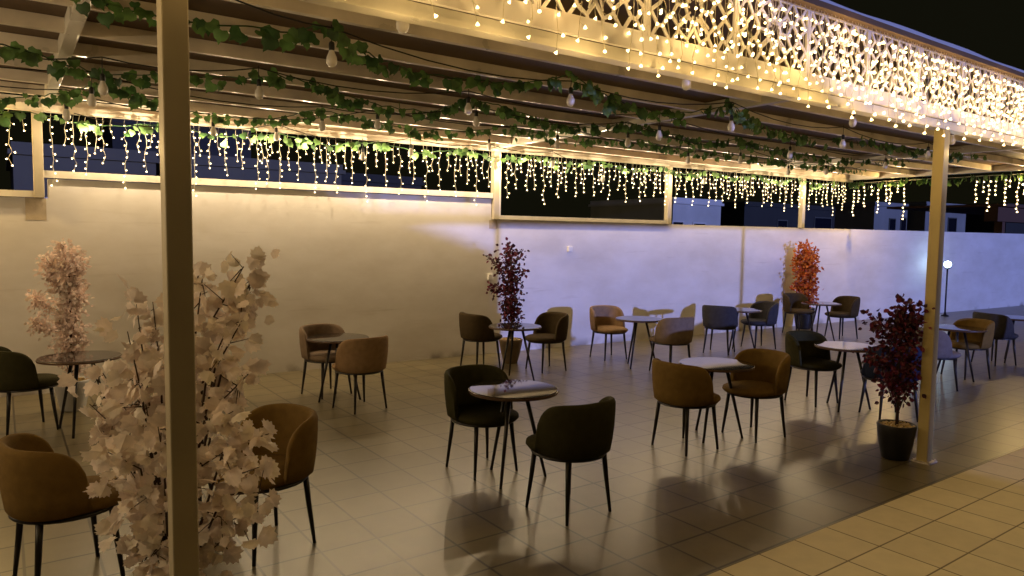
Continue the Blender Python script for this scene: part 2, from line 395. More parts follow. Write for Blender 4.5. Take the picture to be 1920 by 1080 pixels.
# ------------------------------------------------------------------ fairy lights
def add_lamp(p, watts, col=WARM, name='fairy_bulb_light', rad=.012):
    l = bpy.data.lights.new(name, 'POINT'); l.energy = watts; l.color = col; l.shadow_soft_size = rad
    o = bpy.data.objects.new(name, l); C.objects.link(o); o.location = p; return o
def led(b, p, s=.011, tilt=None):
    # small flower-shaped led cap: flared cone pointing down
    t_ = tilt or Vector((random.uniform(-1, 1), random.uniform(-1, 1), -1.3)).normalized()
    p = Vector(p); sx = t_.cross(Vector((1, .1, .2))).normalized(); sy = sx.cross(t_)
    a = p - t_*s*.9; n = 5
    ring = [p + t_*s*.7 + s*(math.cos(2*math.pi*i/n)*sx+math.sin(2*math.pi*i/n)*sy) for i in range(n)]
    tip = p + t_*s*1.0
    b.add([a]+ring+[tip], [(0, 1+(i+1) % n, 1+i) for i in range(n)]+[(n+1, 1+i, 1+(i+1) % n) for i in range(n)], 1)
def strand(top, length, parent, step=.075, size=.011, out=.03, ydir=0.0, m='bulbwarm'):
    b = MB(); pts = [Vector(top)]; n_ = max(2, int(length/step)); x, y = top[0], top[1]
    for i in range(1, n_+1):
        pts.append(Vector((x+random.uniform(-.022, .022), y+random.uniform(-.008, .008)-ydir*i/n_, top[2]-length*i/n_)))
    b.tube(pts, .0022, 3, 0, False)
    for i in range(1, n_+1):
        q = pts[i]; sd_ = random.choice((-1, 1))
        if i == n_: led(b, q, size); continue
        e = q+Vector((sd_*random.uniform(.3, 1)*out, random.uniform(-.6, .4)*out, -random.uniform(.2, .8)*out))
        b.tube([q, e], .0016, 3, 0, False); led(b, e, size*random.uniform(.8, 1.1))
    return b.build('light_strand', [M['wire'], M[m]], parent)
bays = [(-.9, .30, 'warm white icicle lights hanging at the far left end above the wall', .15),
        (.50, 7.0, 'warm white icicle lights hanging over the tall left stretch of wall', .112),
        (7.22, 11.2, 'warm white icicle lights above the framed black opening over the wall', .095),
        (11.4, 15.65, 'warm white icicle lights in front of the pale blue house', .115),
        (15.85, 17.5, 'short warm icicle lights right of the farthest back post', .10)]
for x0, x1, lab, st in bays:
    t = thing('icicle_lights', lab, 'fairy lights', (0, 0, 0), 0, 'icicle fairy lights along the back beam')
    b = MB(); pts = []
    n_ = max(3, int((x1-x0)/.2))
    for i in range(n_+1):
        xx = x0+(x1-x0)*i/n_; pts.append((xx, wy(xx)-.10, 3.575-.012*(i % 2)))
    b.tube(pts, .004, 4); b.build('feed_wire', M['wire'], t)
    x = x0+.05; k = 0; pat = [.88, .45, .68, .35, .78, .5, .62, .3]
    while x < x1-.03:
        ln = pat[k % 8]*random.uniform(.85, 1.12)*(.9 if x > 7 else 1.0)
        strand((x, wy(x)-.10+random.uniform(-.03, .03), 3.57), ln, t, step=.082 if x < 11 else .085, size=.0115 if x < 7 else .0140)
        x += st*random.uniform(.6, 1.4); k += 1
# side end of the roof
t = thing('icicle_lights', 'warm white icicle lights along the right end of the roof, hanging beyond the yellow post', 'fairy lights', (0, 0, 0), 0, 'icicle fairy lights along the right end beam')
b = MB(); b.tube([(17.72, 10.0-.5*i, 3.56-.01*(i % 2)) for i in range(15)], .004, 4); b.build('feed_wire', M['wire'], t)
y = 9.9; k = 0
while y > 3.4:
    if y > 8.6 or y < 7.2:
        strand((17.72, y, 3.55), pat[k % 8]*random.uniform(.8, 1.05), t, step=.085, size=.021)
    y -= .14*random.uniform(.6, 1.4); k += 1
t = thing('icicle_lights', 'warm white icicle lights added under the left part of the roof, outside the picture', 'fairy lights', (0, 0, 0), 0, 'added icicle fairy lights out of view at the left')
b = MB(); b.tube([(-3.2, 10.0-.5*i, 3.56-.01*(i % 2)) for i in range(14)], .004, 4); b.build('feed_wire', M['wire'], t)
for i in range(24): strand((-3.2, 10.0-.27*i, 3.55), pat[i % 8], t, step=.1)
for i in range(5): add_lamp((-3.2, 3.6+1.4*i, 2.9), LEFT_W, BWARM)  # unseen lamps added with this run to warm the left-facing sides
x = .9
while x < 17:
    add_lamp((x, wy(x)-.30, 3.30), BACK_W*.40*(1 if x < 8 else .58), BWARM); x += .56
add_lamp((-.4, wy(0)-.16, 3.2), BACK_W); add_lamp((17.7, 8.8, 3.2), BACK_W); add_lamp((17.7, 6.0, 3.2), BACK_W)
# front fascia: hanging in front of the lattice
for x0, x1, lab in ((-.8, 3.0, 'warm fairy light curtain over the lattice fascia, thin part at the top of the picture'),
                    (3.0, 7.1, 'dense warm fairy light curtain over the lattice left of the yellow post'),
                    (7.1, 11.6, 'dense warm fairy light curtain over the lattice right of the yellow post')):
    t = thing('light_curtain', lab, 'fairy lights', (0, 0, 0), 0, 'fairy light curtains on the lattice fascia')
    b = MB(); b.tube([(x0+(x1-x0)*i/20, 3.045, 3.775+.01*math.sin(i)) for i in range(21)], .004, 4); b.build('feed_wire', M['wire'], t)
    x = x0+.03; k = 0
    while x < x1:
        ln = (.44, .64, .50, .70, .40, .58)[k % 6]*random.uniform(.9, 1.08)
        strand((x, 3.045, 3.77), ln, t, step=.075 if x > 3 else .10, size=.0115 if x < 5 else .0145, out=.045, ydir=.01, m='bulbfront')
        x += (.095 if x < 3 else .050)*random.uniform(.6, 1.4); k += 1
x = -3.6
while x < 16:
    add_lamp((x, 2.92, 3.45+.15*math.sin(x*5)), FASCIA_W, (1.0, .60, .20)); 
    if min(abs(x+.2-.578), abs(x+.2-7.1)) > .45: add_lamp((x+.2, 2.97, 2.97+.03*math.sin(x*3)), TIP_W)
    x += .55

# ------------------------------------------------------------------ festoon bulbs
def festoon(pts, label, bulbs, plane=3.50):
    """cord through points, opal bulbs hanging from given points"""
    t = thing('festoon_string', label, 'string lights', (0, 0, 0), 0, 'festoon strings under the pergola roof')
    b = MB(); P = []
    for i in range(len(pts)-1):
        a, c = Vector(pts[i]), Vector(pts[i+1])
        sag = min(.10, (c-a).length*.05)
        for k in range(6):
            s_ = k/6; q = a.lerp(c, s_); q.z -= sag*4*s_*(1-s_); P.append(q)
    P.append(Vector(pts[-1])); b.tube(P, .006, 5); b.build('cord', M['cord'], t)
    for p in bulbs:
        p = Vector(p)                       # p = centre of glass
        b = MB(); b.lathe([(.0, -.062), (.022, -.056), (.036, -.036), (.040, -.012), (.036, .012), (.024, .038), (.0175, .056), (.017, .066)], 16, p)
        o = b.build('bulb', M['opal'], t)
        b = MB(); b.lathe([(.019, .058), (.021, .066), (.021, .105), (.016, .118), (.005, .124)], 12, p)
        b.tube([(p.x, p.y, p.z+.12), (p.x+random.uniform(-.006, .006), p.y, p.z+.19), (p.x, p.y, min(3.6, p.z+.26))], .004, 5); b.build('socket', M['cord'], o)
ZB = 3.36
rows = [
 ([(755, 42), (1287, 155), (1599, 228), (1785, 262)], 'nearest festoon string with large opal bulbs just behind the lattice fascia'),
 ([(193, -40), (622, 110), (1070, 188), (1371, 237), (1580, 270), (1740, 290)], 'second festoon string from the front under the brown roof'),
 ([(193, 165), (486, 174), (878, 204), (1236, 254), (1481, 290), (1660, 310)], 'third festoon string, crossing the middle of the roof'),
 ([(172, 188), (604, 236), (893, 228), (1177, 267), (1388, 300), (1549, 322)], 'fourth festoon string, behind the middle girder'),
 ([(125, 215), (400, 246), (708, 233), (1045, 270), (1290, 300), (1478, 322)], 'fifth festoon string, just before the back beam'),
 ([(343, 270), (518, 256), (680, 293), (770, 285), (917, 275), (1035, 308), (1130, 335), (1320, 340)], 'festoon string hanging among the back icicle lights')]
for i, (px, lab) in enumerate(rows):
    bl = [at(x, y, ZB+(.04*((k*7) % 3-1))) for k, (x, y) in enumerate(px)] if i < 5 else [atY(x, y, 10.25-.05*(x/130)) for x, y in px]
    cordp = [Vector((p.x, p.y, 3.58 if i < 5 else min(3.6, p.z+.22))) for p in bl]
    first = cordp[0]+(cordp[0]-cordp[1])*1.0; last = cordp[-1]+(cordp[-1]-cordp[-2])*.5
    first.z = last.z = 3.6
    if i == 5: first = cordp[0]+Vector((-1.2, .05, .05))
    if i == 0: first = cordp[0]+(cordp[0]-cordp[1])*1.5; first.z = 3.58
    festoon([first]+cordp+[last], lab, bl)

# ------------------------------------------------------------------ leaves
def leaf_grape(b, p, d, nrm, s, mi):
    d = d.normalized(); sx = d.cross(nrm).normalized(); nz = sx.cross(d).normalized()
    out = [(0, 0, .0), (.32, -.10, .03), (.55, .18, .0), (.46, .42, -.04), (.36, .62, -.03), (.14, .72, -.0), (0, 1.0, -.1),
           (-.14, .72, -.0), (-.36, .62, -.03), (-.46, .42, -.04), (-.55, .18, .0), (-.32, -.10, .03)]
    mid = p + d*s*.4 + nz*s*.09
    vs = [p + sx*x*s + d*y*s + nz*z*s for x, y, z in out] + [mid]
    n = len(out); b.add(vs, [(i, (i+1) % n, n) for i in range(n)], mi, True)
def leaf_maple(b, p, d, nrm, s, mi):
    d = d.normalized(); sx = d.cross(nrm).normalized(); nz = sx.cross(d).normalized()
    out = [(0, 0), (.22, .02), (.42, -.02), (.40, .14), (.60, .30), (.50, .42), (.56, .62), (.34, .62), (.26, .84), (.12, .82), (0, 1.0), (-.12, .82), (-.26, .84), (-.34, .62), (-.56, .62), (-.50, .42), (-.60, .30), (-.40, .14), (-.42, -.02), (-.22, .02)]
    k1, k2 = random.uniform(-.3, .3), random.uniform(-.45, .15); f1 = random.uniform(.1, .45)
    vs = []
    for x, y in out:
        z = -abs(x)*f1 + y*y*k2 + x*k1; vs.append(p + sx*x*s + d*y*s + nz*z*s)
    vs.append(p+d*s*.35+nz*s*.03)
    n = len(out); b.add(vs, [(i, (i+1) % n, n) for i in range(n)], mi, False)
def leaf_oval(b, p, d, nrm, s, mi):
    d = d.normalized(); sx = d.cross(nrm).normalized(); nz = sx.cross(d).normalized()
    out = [(0, 0, 0), (.34, .25, .1), (.36, .6, .12), (0, 1, -.05), (-.36, .6, .12), (-.34, .25, .1)]
    vs = [p+sx*x*s+d*y*s+nz*z*s for x, y, z in out]; b.add(vs, [(0, 1, 2, 3), (0, 3, 4, 5)], mi, False)
def rv():
    return Vector((random.gauss(0, 1), random.gauss(0, 1), random.gauss(0, 1))).normalized()

def garland(pix, label, z=3.52, dens=26, size=.13, drop=.10, pts=None):
    t = thing('vine_garland', label, 'garland', (0, 0, 0), 0, 'green vine garlands under the pergola')
    P = pts or [at(x, y, z) for x, y in pix]
    b = MB(); Q = []
    for i in range(len(P)-1):
        for k in range(5):
            q = P[i].lerp(P[i+1], k/5); q = q+Vector((random.uniform(-.02, .02), random.uniform(-.02, .02), random.uniform(-.015, .015))); Q.append(q)
    Q.append(P[-1]); b.tube(Q, .006, 5); b.build('stem', M['leafdk'], t)
    b = MB()
    for i in range(len(P)-1):
        L_ = (P[i+1]-P[i]).length
        for k in range(int(L_*dens)):
            q = P[i].lerp(P[i+1], random.random())+Vector((random.gauss(0, .035), random.gauss(0, .035), random.gauss(-.02, .03)))
            d = Vector((random.uniform(-.8, .8), random.uniform(-.5, .5), -random.uniform(.35, 1.2)))
            nr = Vector((random.uniform(-.6, .6), -1, random.uniform(-.4, .5)))
            leaf_grape(b, q, d, nr, size*random.uniform(.55, 1.1), random.choice((0, 0, 1)))
    b.build('leaves', [M['leaf'], M['leafdk']], t); return t
garland([(140, -12), (185, 2), (235, 22), (300, 30), (345, 44), (460, 50), (540, 58), (622, 52), (655, 84), (710, 112), (790, 138), (880, 150), (960, 158), (1010, 150), (1072, 140), (1130, 178), (1200, 204), (1262, 214), (1320, 206), (1371, 196), (1420, 232), (1480, 252), (1540, 262), (1620, 262), (1700, 280), (1790, 290), (1850, 292)],
        'front vine garland, running from the top left corner to behind the yellow post', 3.56, 21, .115)
garland([(-40, 72), (40, 92), (130, 122), (210, 142), (290, 138), (345, 142), (420, 146), (520, 142), (600, 158), (655, 182), (730, 200), (810, 210), (878, 186), (935, 198), (1000, 222), (1070, 240), (1140, 238), (1180, 230), (1240, 246), (1310, 264), (1380, 262), (1440, 276), (1520, 292), (1600, 300), (1700, 302)],
        'middle vine garland, sagging across the centre of the roof', 3.56, 21, .115)
garland([(-40, 190), (50, 182), (130, 172), (190, 158), (260, 178), (345, 208), (430, 222), (520, 222), (600, 206), (690, 226), (780, 246), (870, 244), (950, 238), (1040, 256), (1130, 262), (1200, 262), (1290, 284), (1380, 290), (1480, 306), (1560, 312), (1620, 318)],
        'rear vine garland, looping just before the back beam', 3.54, 21, .105)
bp = []
x = -1.2; k = 0
while x < 17.4:
    bp.append(Vector((x, wy(x)-.2, 3.53 if k % 2 == 0 else 3.42))); x += .75; k += 1
garland(None, 'back vine garland, strung along the top of the icicle lights', dens=15, size=.115, pts=bp)
bp = [Vector((17.62, 10.0-.8*i, 3.56-.06*(i % 2))) for i in range(9)]
garland(None, 'right end vine garland, above the icicle lights beyond the yellow post', dens=26, size=.13, pts=bp)

# ------------------------------------------------------------------ chairs and tables
def make_chair(name, label, fab):
    t = thing(name, label, 'chair', (0, 0, 0), 0, 'upholstered tub chairs around the round tables')
    # shell
    b = MB(); n = 40; PH = R(99); vs = []; rows_ = 13
    for i in range(n+1):
        ph = -PH+2*PH*i/n; a = abs(ph)/PH
        top = .475 + (.795-.475)*max(0, (1-a**6))**.42*(1-.07*a*a)
        dirx, diry = math.sin(ph), -math.cos(ph)
        sup = 1/((abs(dirx)**2.5+abs(diry)**2.5)**(1/2.5))
        def P(rad, z): return (dirx*sup*rad*.985, diry*sup*rad*1.0, z)
        H = top-.43
        ro = lambda s_: .268+.026*math.sin(min(1, s_*1.25)*math.pi/2)
        th = .042
        prof = [(ro(0)-.02, .425), (ro(0), .44), (ro(.25), .43+H*.25), (ro(.5), .43+H*.5), (ro(.75), .43+H*.75), (ro(.93), .43+H*.93),
                (ro(1)-.008, .43+H*.99), (ro(1)-th*.5, .43+H*1.0+.004), (ro(1)-th*.9, .43+H*.985), (ro(.9)-th, .43+H*.9), (ro(.6)-th, .43+H*.6), (ro(.3)-th-.004, .43+H*.3), (ro(0)-th-.01, .435)]
        vs += [P(r_, z_) for r_, z_ in prof]
    fs = []
    for i in range(n):
        for j in range(rows_-1): fs.append((i*rows_+j, (i+1)*rows_+j, (i+1)*rows_+j+1, i*rows_+j+1))
    fs.append(tuple(range(rows_))); fs.append(tuple(n*rows_+j for j in range(rows_-1, -1, -1)))
    b.add(vs, fs, 0, True); b.build('backrest', FAB[fab], t)
    # seat cushion
    b = MB(); prof = [(.20, .418), (.262, .424), (.280, .445), (.276, .468), (.235, .487), (.15, .495), (.02, .497)]
    m_ = 36; vs = []
    for r_, z in prof:
        for j in range(m_):
            a = 2*math.pi*j/m_; dx, dy = math.cos(a), math.sin(a)
            sup = 1/((abs(dx)**2.5+abs(dy)**2.5)**(1/2.5)); rr = r_*(1.10 if dy > 0 else .92)
            vs.append((dx*sup*r_*.93, dy*sup*rr+.015, z))
    fs = [(i*m_+j, i*m_+(j+1) % m_, (i+1)*m_+(j+1) % m_, (i+1)*m_+j) for i in range(len(prof)-1) for j in range(m_)]
    fs += [tuple(range(m_-1, -1, -1)), tuple((len(prof)-1)*m_+j for j in range(m_))]
    b.add(vs, fs, 0, True); b.build('seat', FAB[fab], t)
    b = MB(); b.lathe([(.19, .402), (.256, .405), (.262, .413), (.252, .424), (.19, .425)], 32); b.v = [(v[0], v[1]*1.05+.015, v[2]) for v in b.v]; b.build('seat_frame', M['black'], t)
    for sx in (-1, 1):
        for sy in (-1, 1):
            b = MB(); b.tube([(sx*.172, sy*.172+.005, .405), (sx*.184, sy*.184+.005, .25), (sx*.208, sy*.208+.005, 0)], [.019, .0165, .0105], 10)
            b.build('leg', M['black'], t)
    return t
def make_table(label):
    t = thing('round_table', label, 'table', (0, 0, 0), 0, 'round bistro tables with three black legs')
    b = MB(); b.lathe([(.30, .728), (.364, .728), (.370, .732), (.370, .742), (.366, .746), (.02, .7465)], 64); b.sm = [False]*len(b.sm); o = b.build('table_top', M['glass'], t)
    b = MB(); b.lathe([(.362, .717), (.3735, .719), (.3755, .728), (.3755, .738), (.371, .740)], 64); b.sm = [False]*len(b.sm); b.build('edge_band', M['edge'], o)
    for k in range(3):
        a = 2*math.pi*k/3
        b = MB(); b.tube([(math.cos(a)*.10, math.sin(a)*.10, .717), (math.cos(a)*.285, math.sin(a)*.285, 0)], [.019, .012], 10); b.build('leg', M['black'], t)
    b = MB(); b.lathe([(.13, .705), (.13, .717)], 24); b.build('mounting_plate', M['black'], t)
    return t
S_ = 2.094
TZ = .79
tables = [  # pixel of the top's centre, turn, label
 ((150, 668), 10, 'round table with black legs in front of the pale pink plant at the far left'),
 ((345, 752), 40, 'round table mostly hidden behind the big foreground pink plant'),
 ((634, 632), 75, 'small round table left of the centre, between a taupe and a tan chair'),
 ((963, 728), 95, 'black glass table between the two dark green chairs, mirroring the fairy lights'),
 ((966, 611), 70, 'round table in front of the maroon plant by the wall'),
 ((1199, 597), 80, 'round table between a bright tan chair and a taupe chair by the blue lit wall'),
 ((1343, 681), 78, 'pale reflecting table between the two ochre chairs right of the centre'),
 ((1388, 580), 60, 'round table between the slate blue chair and the dark chair by the wall'),
 ((1540, 568), 45, 'farthest round table beside the red orange plant'),
 ((1590, 648), 75, 'round table left of the maroon potted tree, with a dark green chair'),
 ((1795, 614), 20, 'table right of the yellow post, shining blue under the garden lamp'),
 ((1908, 595), 50, 'round table cut by the right edge of the picture'),
]
tt = None; TP = []
for (px, py), rz, lab in tables:
    p = at(px, py, TZ); p.z = 0; TP.append(p)
    if tt is None: tt = make_table(lab); tt.location = p; tt.rotation_euler.z = R(rz)
    else: dup(tt, p, R(rz), lab)
protos = {}
chairs = [  # (pixel of the middle of its feet), its table, turn from the direction away from the camera, fabric, label
 ((48, 806), 0, -75, 'green', 'dark green tub chair cut by the left edge of the picture'),
 ((128, 1088), 1, -75, 'ochre', 'big ochre tub chair in the bottom left corner, back towards the camera'),
 ((500, 1020), 1, 122, 'ochre', 'ochre tub chair right of the big foreground plant'),
 ((612, 738), 2, -145, 'taupe', 'taupe tub chair behind the left wall table, seat facing the camera'),
 ((675, 765), 2, 35, 'tan', 'tan brown tub chair in front of the left wall table, back to the camera'),
 ((902, 878), 3, -145, 'green', 'dark green tub chair left of the black glass table, facing the camera'),
 ((1066, 955), 3, 44, 'green', 'dark green tub chair in front of the black glass table, back to the camera'),
 ((900, 690), 4, -55, 'brown', 'dark brown tub chair left of the maroon plant, back to the camera'),
 ((1024, 693), 4, 125, 'brown', 'dark brown tub chair right of the maroon plant, opening to the left'),
 ((1140, 671), 5, -145, 'tan', 'brightly lit tan tub chair against the blue lit wall'),
 ((1257, 697), 5, 44, 'taupe', 'taupe tub chair with its back to the camera right of the tan one'),
 ((1283, 838), 6, -42, 'ochre', 'ochre tub chair front of the pale table, back to the camera'),
 ((1413, 815), 6, 140, 'ochre', 'ochre tub chair right of the pale table, empty seat facing the camera'),
 ((1348, 661), 7, -15, 'slate', 'slate blue tub chair seen from behind near the wall'),
 ((1422, 652), 7, 125, 'slate', 'dark slate tub chair with paler seat right of the far table'),
 ((1495, 625), 8, -130, 'brown', 'dark brown tub chair in front of the red orange plant'),
 ((1577, 633), 8, 130, 'brown', 'dark brown tub chair right of the farthest table'),
 ((1520, 753), 9, -125, 'green', 'dark green tub chair left of the maroon potted tree'),
 ((1665, 782), 9, 30, 'navy', 'navy blue tub chair half hidden behind the maroon potted tree'),
 ((1745, 728), 10, -50, 'grey', 'grey tub chair peeping out from behind the yellow post'),
 ((1810, 706), 10, 135, 'ochre', 'ochre tub chair behind the blue shining table'),
 ((1862, 682), 11, -40, 'slate', 'slate blue tub chair near the right edge, back to the camera'),
]
for (px, py), ti, tw, fab, lab in chairs:
    p = at(px, py, 0); p.z = 0; rz = math.atan2(p.y, p.x)-math.pi/2+R(tw)
    if fab not in protos:
        protos[fab] = make_chair('tub_chair', lab, fab); protos[fab].location = p; protos[fab].rotation_euler.z = rz
    else: dup(protos[fab], p, rz, lab)
for o in list(scene.objects):
    if o.get('category') == 'table': o.scale = (1.03, 1.03, 1.06)
    if o.get('category') == 'chair': o.scale = (1.09, 1.09, 1.12)

# ------------------------------------------------------------------ plants
def pot(t, prof, m, fillz, fillr, n=40):
    b = MB(); b.lathe(prof, 36); b.build('pot', m, t)
    b = MB()
    for i in range(130):
        a = random.uniform(0, 2*math.pi); r_ = fillr*math.sqrt(random.random()); s_ = random.uniform(.009, .017)
        b.lathe([(.001, -.6*s_), (s_*.8, -.3*s_), (s_, 0), (s_*.7, .45*s_), (.001, .6*s_)], 6, (r_*math.cos(a), r_*math.sin(a), fillz+random.uniform(0, .012)))
    b.lathe([(fillr, fillz-.03), (fillr, fillz-.004), (.0, fillz-.004)], 24)
    b.build('pebbles', M['pebble'], t)
def branchy(t, branches, leaf, mats, size, nper, spread, rad=.008, stemmat='twig'):
    """branches: lists of points; leaves clustered along their outer part"""
    b = MB(); lb = MB(); k = len(mats)
    for pts, w_ in branches:
        pts = [Vector(p) for p in pts]; Q = []
        for i in range(len(pts)-1):
            for s_ in range(4): Q.append(pts[i].lerp(pts[i+1], s_/4)+rv()*.008)
        Q.append(pts[-1]); m_ = len(Q)
        b.tube(Q, [rad*w_*(1-.75*i/(m_-1)) for i in range(m_)], 6)
        L_ = sum((pts[i+1]-pts[i]).length for i in range(len(pts)-1))
        cnt = int(nper*L_)
        for j in range(cnt):
            u = random.uniform(.08, 1)*(m_-1); i = min(int(u), m_-2); c = Q[i].lerp(Q[i+1], u-i)
            off = rv()*abs(random.gauss(0, spread)); q = c+off
            d = (off.normalized()*1.0+Vector((random.uniform(-.3, .3), random.uniform(-.3, .3), random.uniform(-.6, .35)))).normalized()
            leaf(lb, q, d, rv()+Vector((0, -.7, .3)), size*random.uniform(.6, 1.15), random.randrange(k))
            if random.random() < .18: b.tube([c, c+off*.5, q], [.0025, .002, .0015], 4)
    b.build('stem', M[stemmat], t); lb.build('foliage', [M[m] for m in mats], t)

# big pale pink plant just behind the near post
pb = at(338, 1000, .35); pb = Vector((.66, 3.92, 0))
t = thing('artificial_maple', 'large pale pink artificial maple in the left foreground behind the post', 'plant', pb)
fz = Vector((_f.x, _f.y, 0)).normalized(); rz_ = Vector((fz.y, -fz.x, 0))
def loc(px, py, dep=0):          # a point of the plant, relative to its base, at the depth of the base
    D = pb.dot(fz)+dep; d = ray(px, py); q = Vector((0, 0, CAMZ))+d*(D/(d.x*fz.x+d.y*fz.y)); return q-pb
br = []
base = Vector((0, 0, .30))
tips = [((285, 1045), (310, 1000), -.1), ((352, 1062), (342, 1010), -.12), ((430, 1035), (385, 990), .1), ((262, 1060), (300, 1010), .12), ((450, 600), (400, 690), -.2), ((480, 500), (430, 620), .1), ((455, 500), (400, 600), .0), ((470, 540), (420, 640), .12), ((380, 520), (365, 640), -.1), ((370, 505), (350, 620), .18), ((252, 570), (275, 720), .05), ((235, 620), (265, 740), -.12),
        ((285, 565), (300, 700), .18), ((430, 600), (390, 700), -.15), ((175, 800), (240, 850), .05), ((200, 850), (260, 880), -.15), ((170, 760), (250, 830), .2), ((465, 700), (410, 760), .1),
        ((500, 815), (420, 840), -.12), ((480, 880), (410, 900), .1), ((495, 920), (420, 930), -.1), ((455, 985), (390, 960), 0), ((250, 1010), (290, 960), .05), ((240, 960), (285, 930), -.15),
        ((330, 620), (330, 740), -.2), ((330, 700), (330, 800), .25), ((400, 1010), (360, 960), .15), ((215, 900), (270, 900), .15), ((420, 850), (380, 870), -.2), ((300, 800), (310, 860), -.22),
        ((360, 900), (345, 930), -.22), ((420, 690), (380, 760), .2), ((240, 700), (280, 790), .1), ((270, 760), (290, 830), -.1), ((190, 700), (250, 790), .1), ((440, 770), (390, 800), -.2)]
for tip, mid, dp in tips:
    tp = loc(*tip, dp*.9); md = loc(*mid, dp*.5); lo_ = Vector((md.x*.35, md.y*.35, max(.32, md.z*.45)))
    br.append(([base*.9, lo_, md, tp], 1.0))
br2 = []
b = MB(); lb = MB()
for pts, w_ in br:
    pts = [Vector(p) for p in pts]; b.tube([pts[0]]+[p+rv()*.01 for p in pts[1:]], [.010, .008, .005, .0025], 6)
    n_ = 25
    for j in range(n_):
        u = random.uniform(.0, 1)**.8; c = pts[2].lerp(pts[3], u); off = rv()*abs(random.gauss(0, .075)); q = c+off
        d = (off.normalized()+Vector((0, 0, random.uniform(-1.0, .2)))).normalized()
        leaf_maple(lb, q, d, rv()+Vector((-.4, -.9, .2)), random.uniform(.05, .10), random.choice((0, 0, 1)))
        if random.random() < .3: b.tube([c, q], [.003, .0018], 4)
    for j in range(3):
        c = pts[1].lerp(pts[2], random.uniform(.3, 1)); q = c+rv()*.09
        leaf_maple(lb, q, Vector((random.uniform(-1, 1), random.uniform(-1, 1), -.3)), rv()+Vector((0, -1, 0)), random.uniform(.07, .11), random.choice((0, 1)))
b.build('stem', M['twig'], t); lb.build('foliage', [M['pink'], M['pink2']], t)
pot(t, [(.0, 0), (.13, 0), (.145, .02), (.16, .19), (.157, .2), (.145, .195), (.14, .17)], M['pottan'], .175, .137)

def column_plant(name, label, base, zbot, ztop, rbot, rtop, leaf, mats, size, n, trunk=True, arms=(), potspec=None, rad=.011):
    t = thing(name, label, 'plant', base)
    b = MB(); lb = MB(); k = len(mats)
    zt = potspec[1] if potspec else 0
    main = [Vector((0, 0, zt-.05)), Vector((.01, 0, zbot)), Vector((-.01, .01, (zbot+ztop)/2)), Vector((.01, 0, ztop-.05))]
    b.tube(main, [rad*1.4, rad*1.2, rad*.8, rad*.3], 8)
    cl = []
    nb = 26
    for i in range(nb):
        f_ = (i+.5)/nb; z = zbot+(ztop-zbot)*f_; a = i*2.4+random.uniform(-.4, .4)
        r_ = (rbot+(rtop-rbot)*f_)*random.uniform(.65, 1.1)*(1 if f_ < .93 else .55)
        e = Vector((r_*math.cos(a), r_*math.sin(a), z+random.uniform(.02, .12)))
        s0 = Vector((0, 0, max(zt, z-.22))); b.tube([s0, s0.lerp(e, .5)+Vector((0, 0, -.02)), e], [rad*.5, rad*.35, rad*.18], 5); cl.append((s0.lerp(e, .35), e))
    for a, e in arms:
        s0 = Vector((0, 0, a)); e = Vector(e); b.tube([s0, s0.lerp(e, .5), e], [rad*.6, rad*.4, rad*.2], 5); cl += [(s0.lerp(e, .4), e)]*2
    for j in range(n):
        s0, e = random.choice(cl); c = s0.lerp(e, random.random()**.6); off = rv()*abs(random.gauss(0, size*1.1)); q = c+off
        d = (off.normalized()+Vector((0, 0, random.uniform(-.7, .3)))).normalized()
        leaf(lb, q, d, rv()+Vector((-.3, -.8, .2)), size*random.uniform(.6, 1.15), random.randrange(k))
    b.build('stem', M['twig'], t); lb.build('foliage', [M[m] for m in mats], t)
    if potspec: pot(t, potspec[0], potspec[2], potspec[1]-.02, potspec[3])
    return t
def taper(r0, r1, h): return [(.0, 0), (r0*.95, 0), (r0, .02), (r0+(r1-r0)*.45, h*.4), (r0+(r1-r0)*.8, h*.75), (r1, h*.97), (r1*.98, h), (r1*.9, h), (r1*.88, h-.05)]
g0 = at(1678, 858, 0)
column_plant('artificial_tree', 'maroon artificial tree in a round black pot left of the yellow post', g0, .62, 1.45, .17, .15, leaf_oval, ['maroon', 'maroon2'], .055, 1500,
             potspec=(taper(.125, .175, .335), .335, M['potblack'], .155), arms=[(1.0, (-.28*rz_.x, -.28*rz_.y, 1.38)), (.9, (-.30*rz_.x, -.30*rz_.y, 1.0)), (1.0, (.15*rz_.x, .15*rz_.y, 1.40))])
g0 = at(957, 680, 0); g0.y = min(g0.y, wy(g0.x)-.35)
column_plant('artificial_tree', 'maroon artificial tree in a tan pot against the wall, left of the middle', g0, .70, 1.90, .14, .19, leaf_oval, ['maroon', 'maroon2'], .062, 1300,
             potspec=(taper(.12, .20, .40), .40, M['pottan'], .175), arms=[(1.2, (-.34*rz_.x, -.34*rz_.y, 1.78)), (1.1, (-.32*rz_.x, -.32*rz_.y, 1.25))])
g0 = at(1506, 616, 0); g0.y = min(g0.y, wy(g0.x)-.27)
column_plant('artificial_tree', 'red orange bushy artificial tree in a black pot at the far wall', g0, .60, 1.90, .20, .25, leaf_oval, ['red', 'orange'], .085, 1700,
             potspec=(taper(.17, .24, .5), .5, M['potblack'], .21))
g0 = at(137, 775, 0); g0 = at(137, 768, 0)
column_plant('artificial_blossom_tree', 'pale pink blossom tree in a white pot behind the far left table', g0, 0.50, 1.86, .10, .14, leaf_oval, ['blush', 'pink', 'blush'], .055, 3400,
             potspec=(taper(.13, .19, .36), .36, M['potwhite'], .165),
             arms=[(1.35, (-.26*rz_.x, -.26*rz_.y, 1.78)), (1.40, (-.22*rz_.x, -.22*rz_.y, 1.60)), (1.10, (-.42*rz_.x, -.42*rz_.y, 1.30)), (.85, (-.42*rz_.x, -.42*rz_.y, 1.02)), (1.3, (.10, .0, 1.80))])

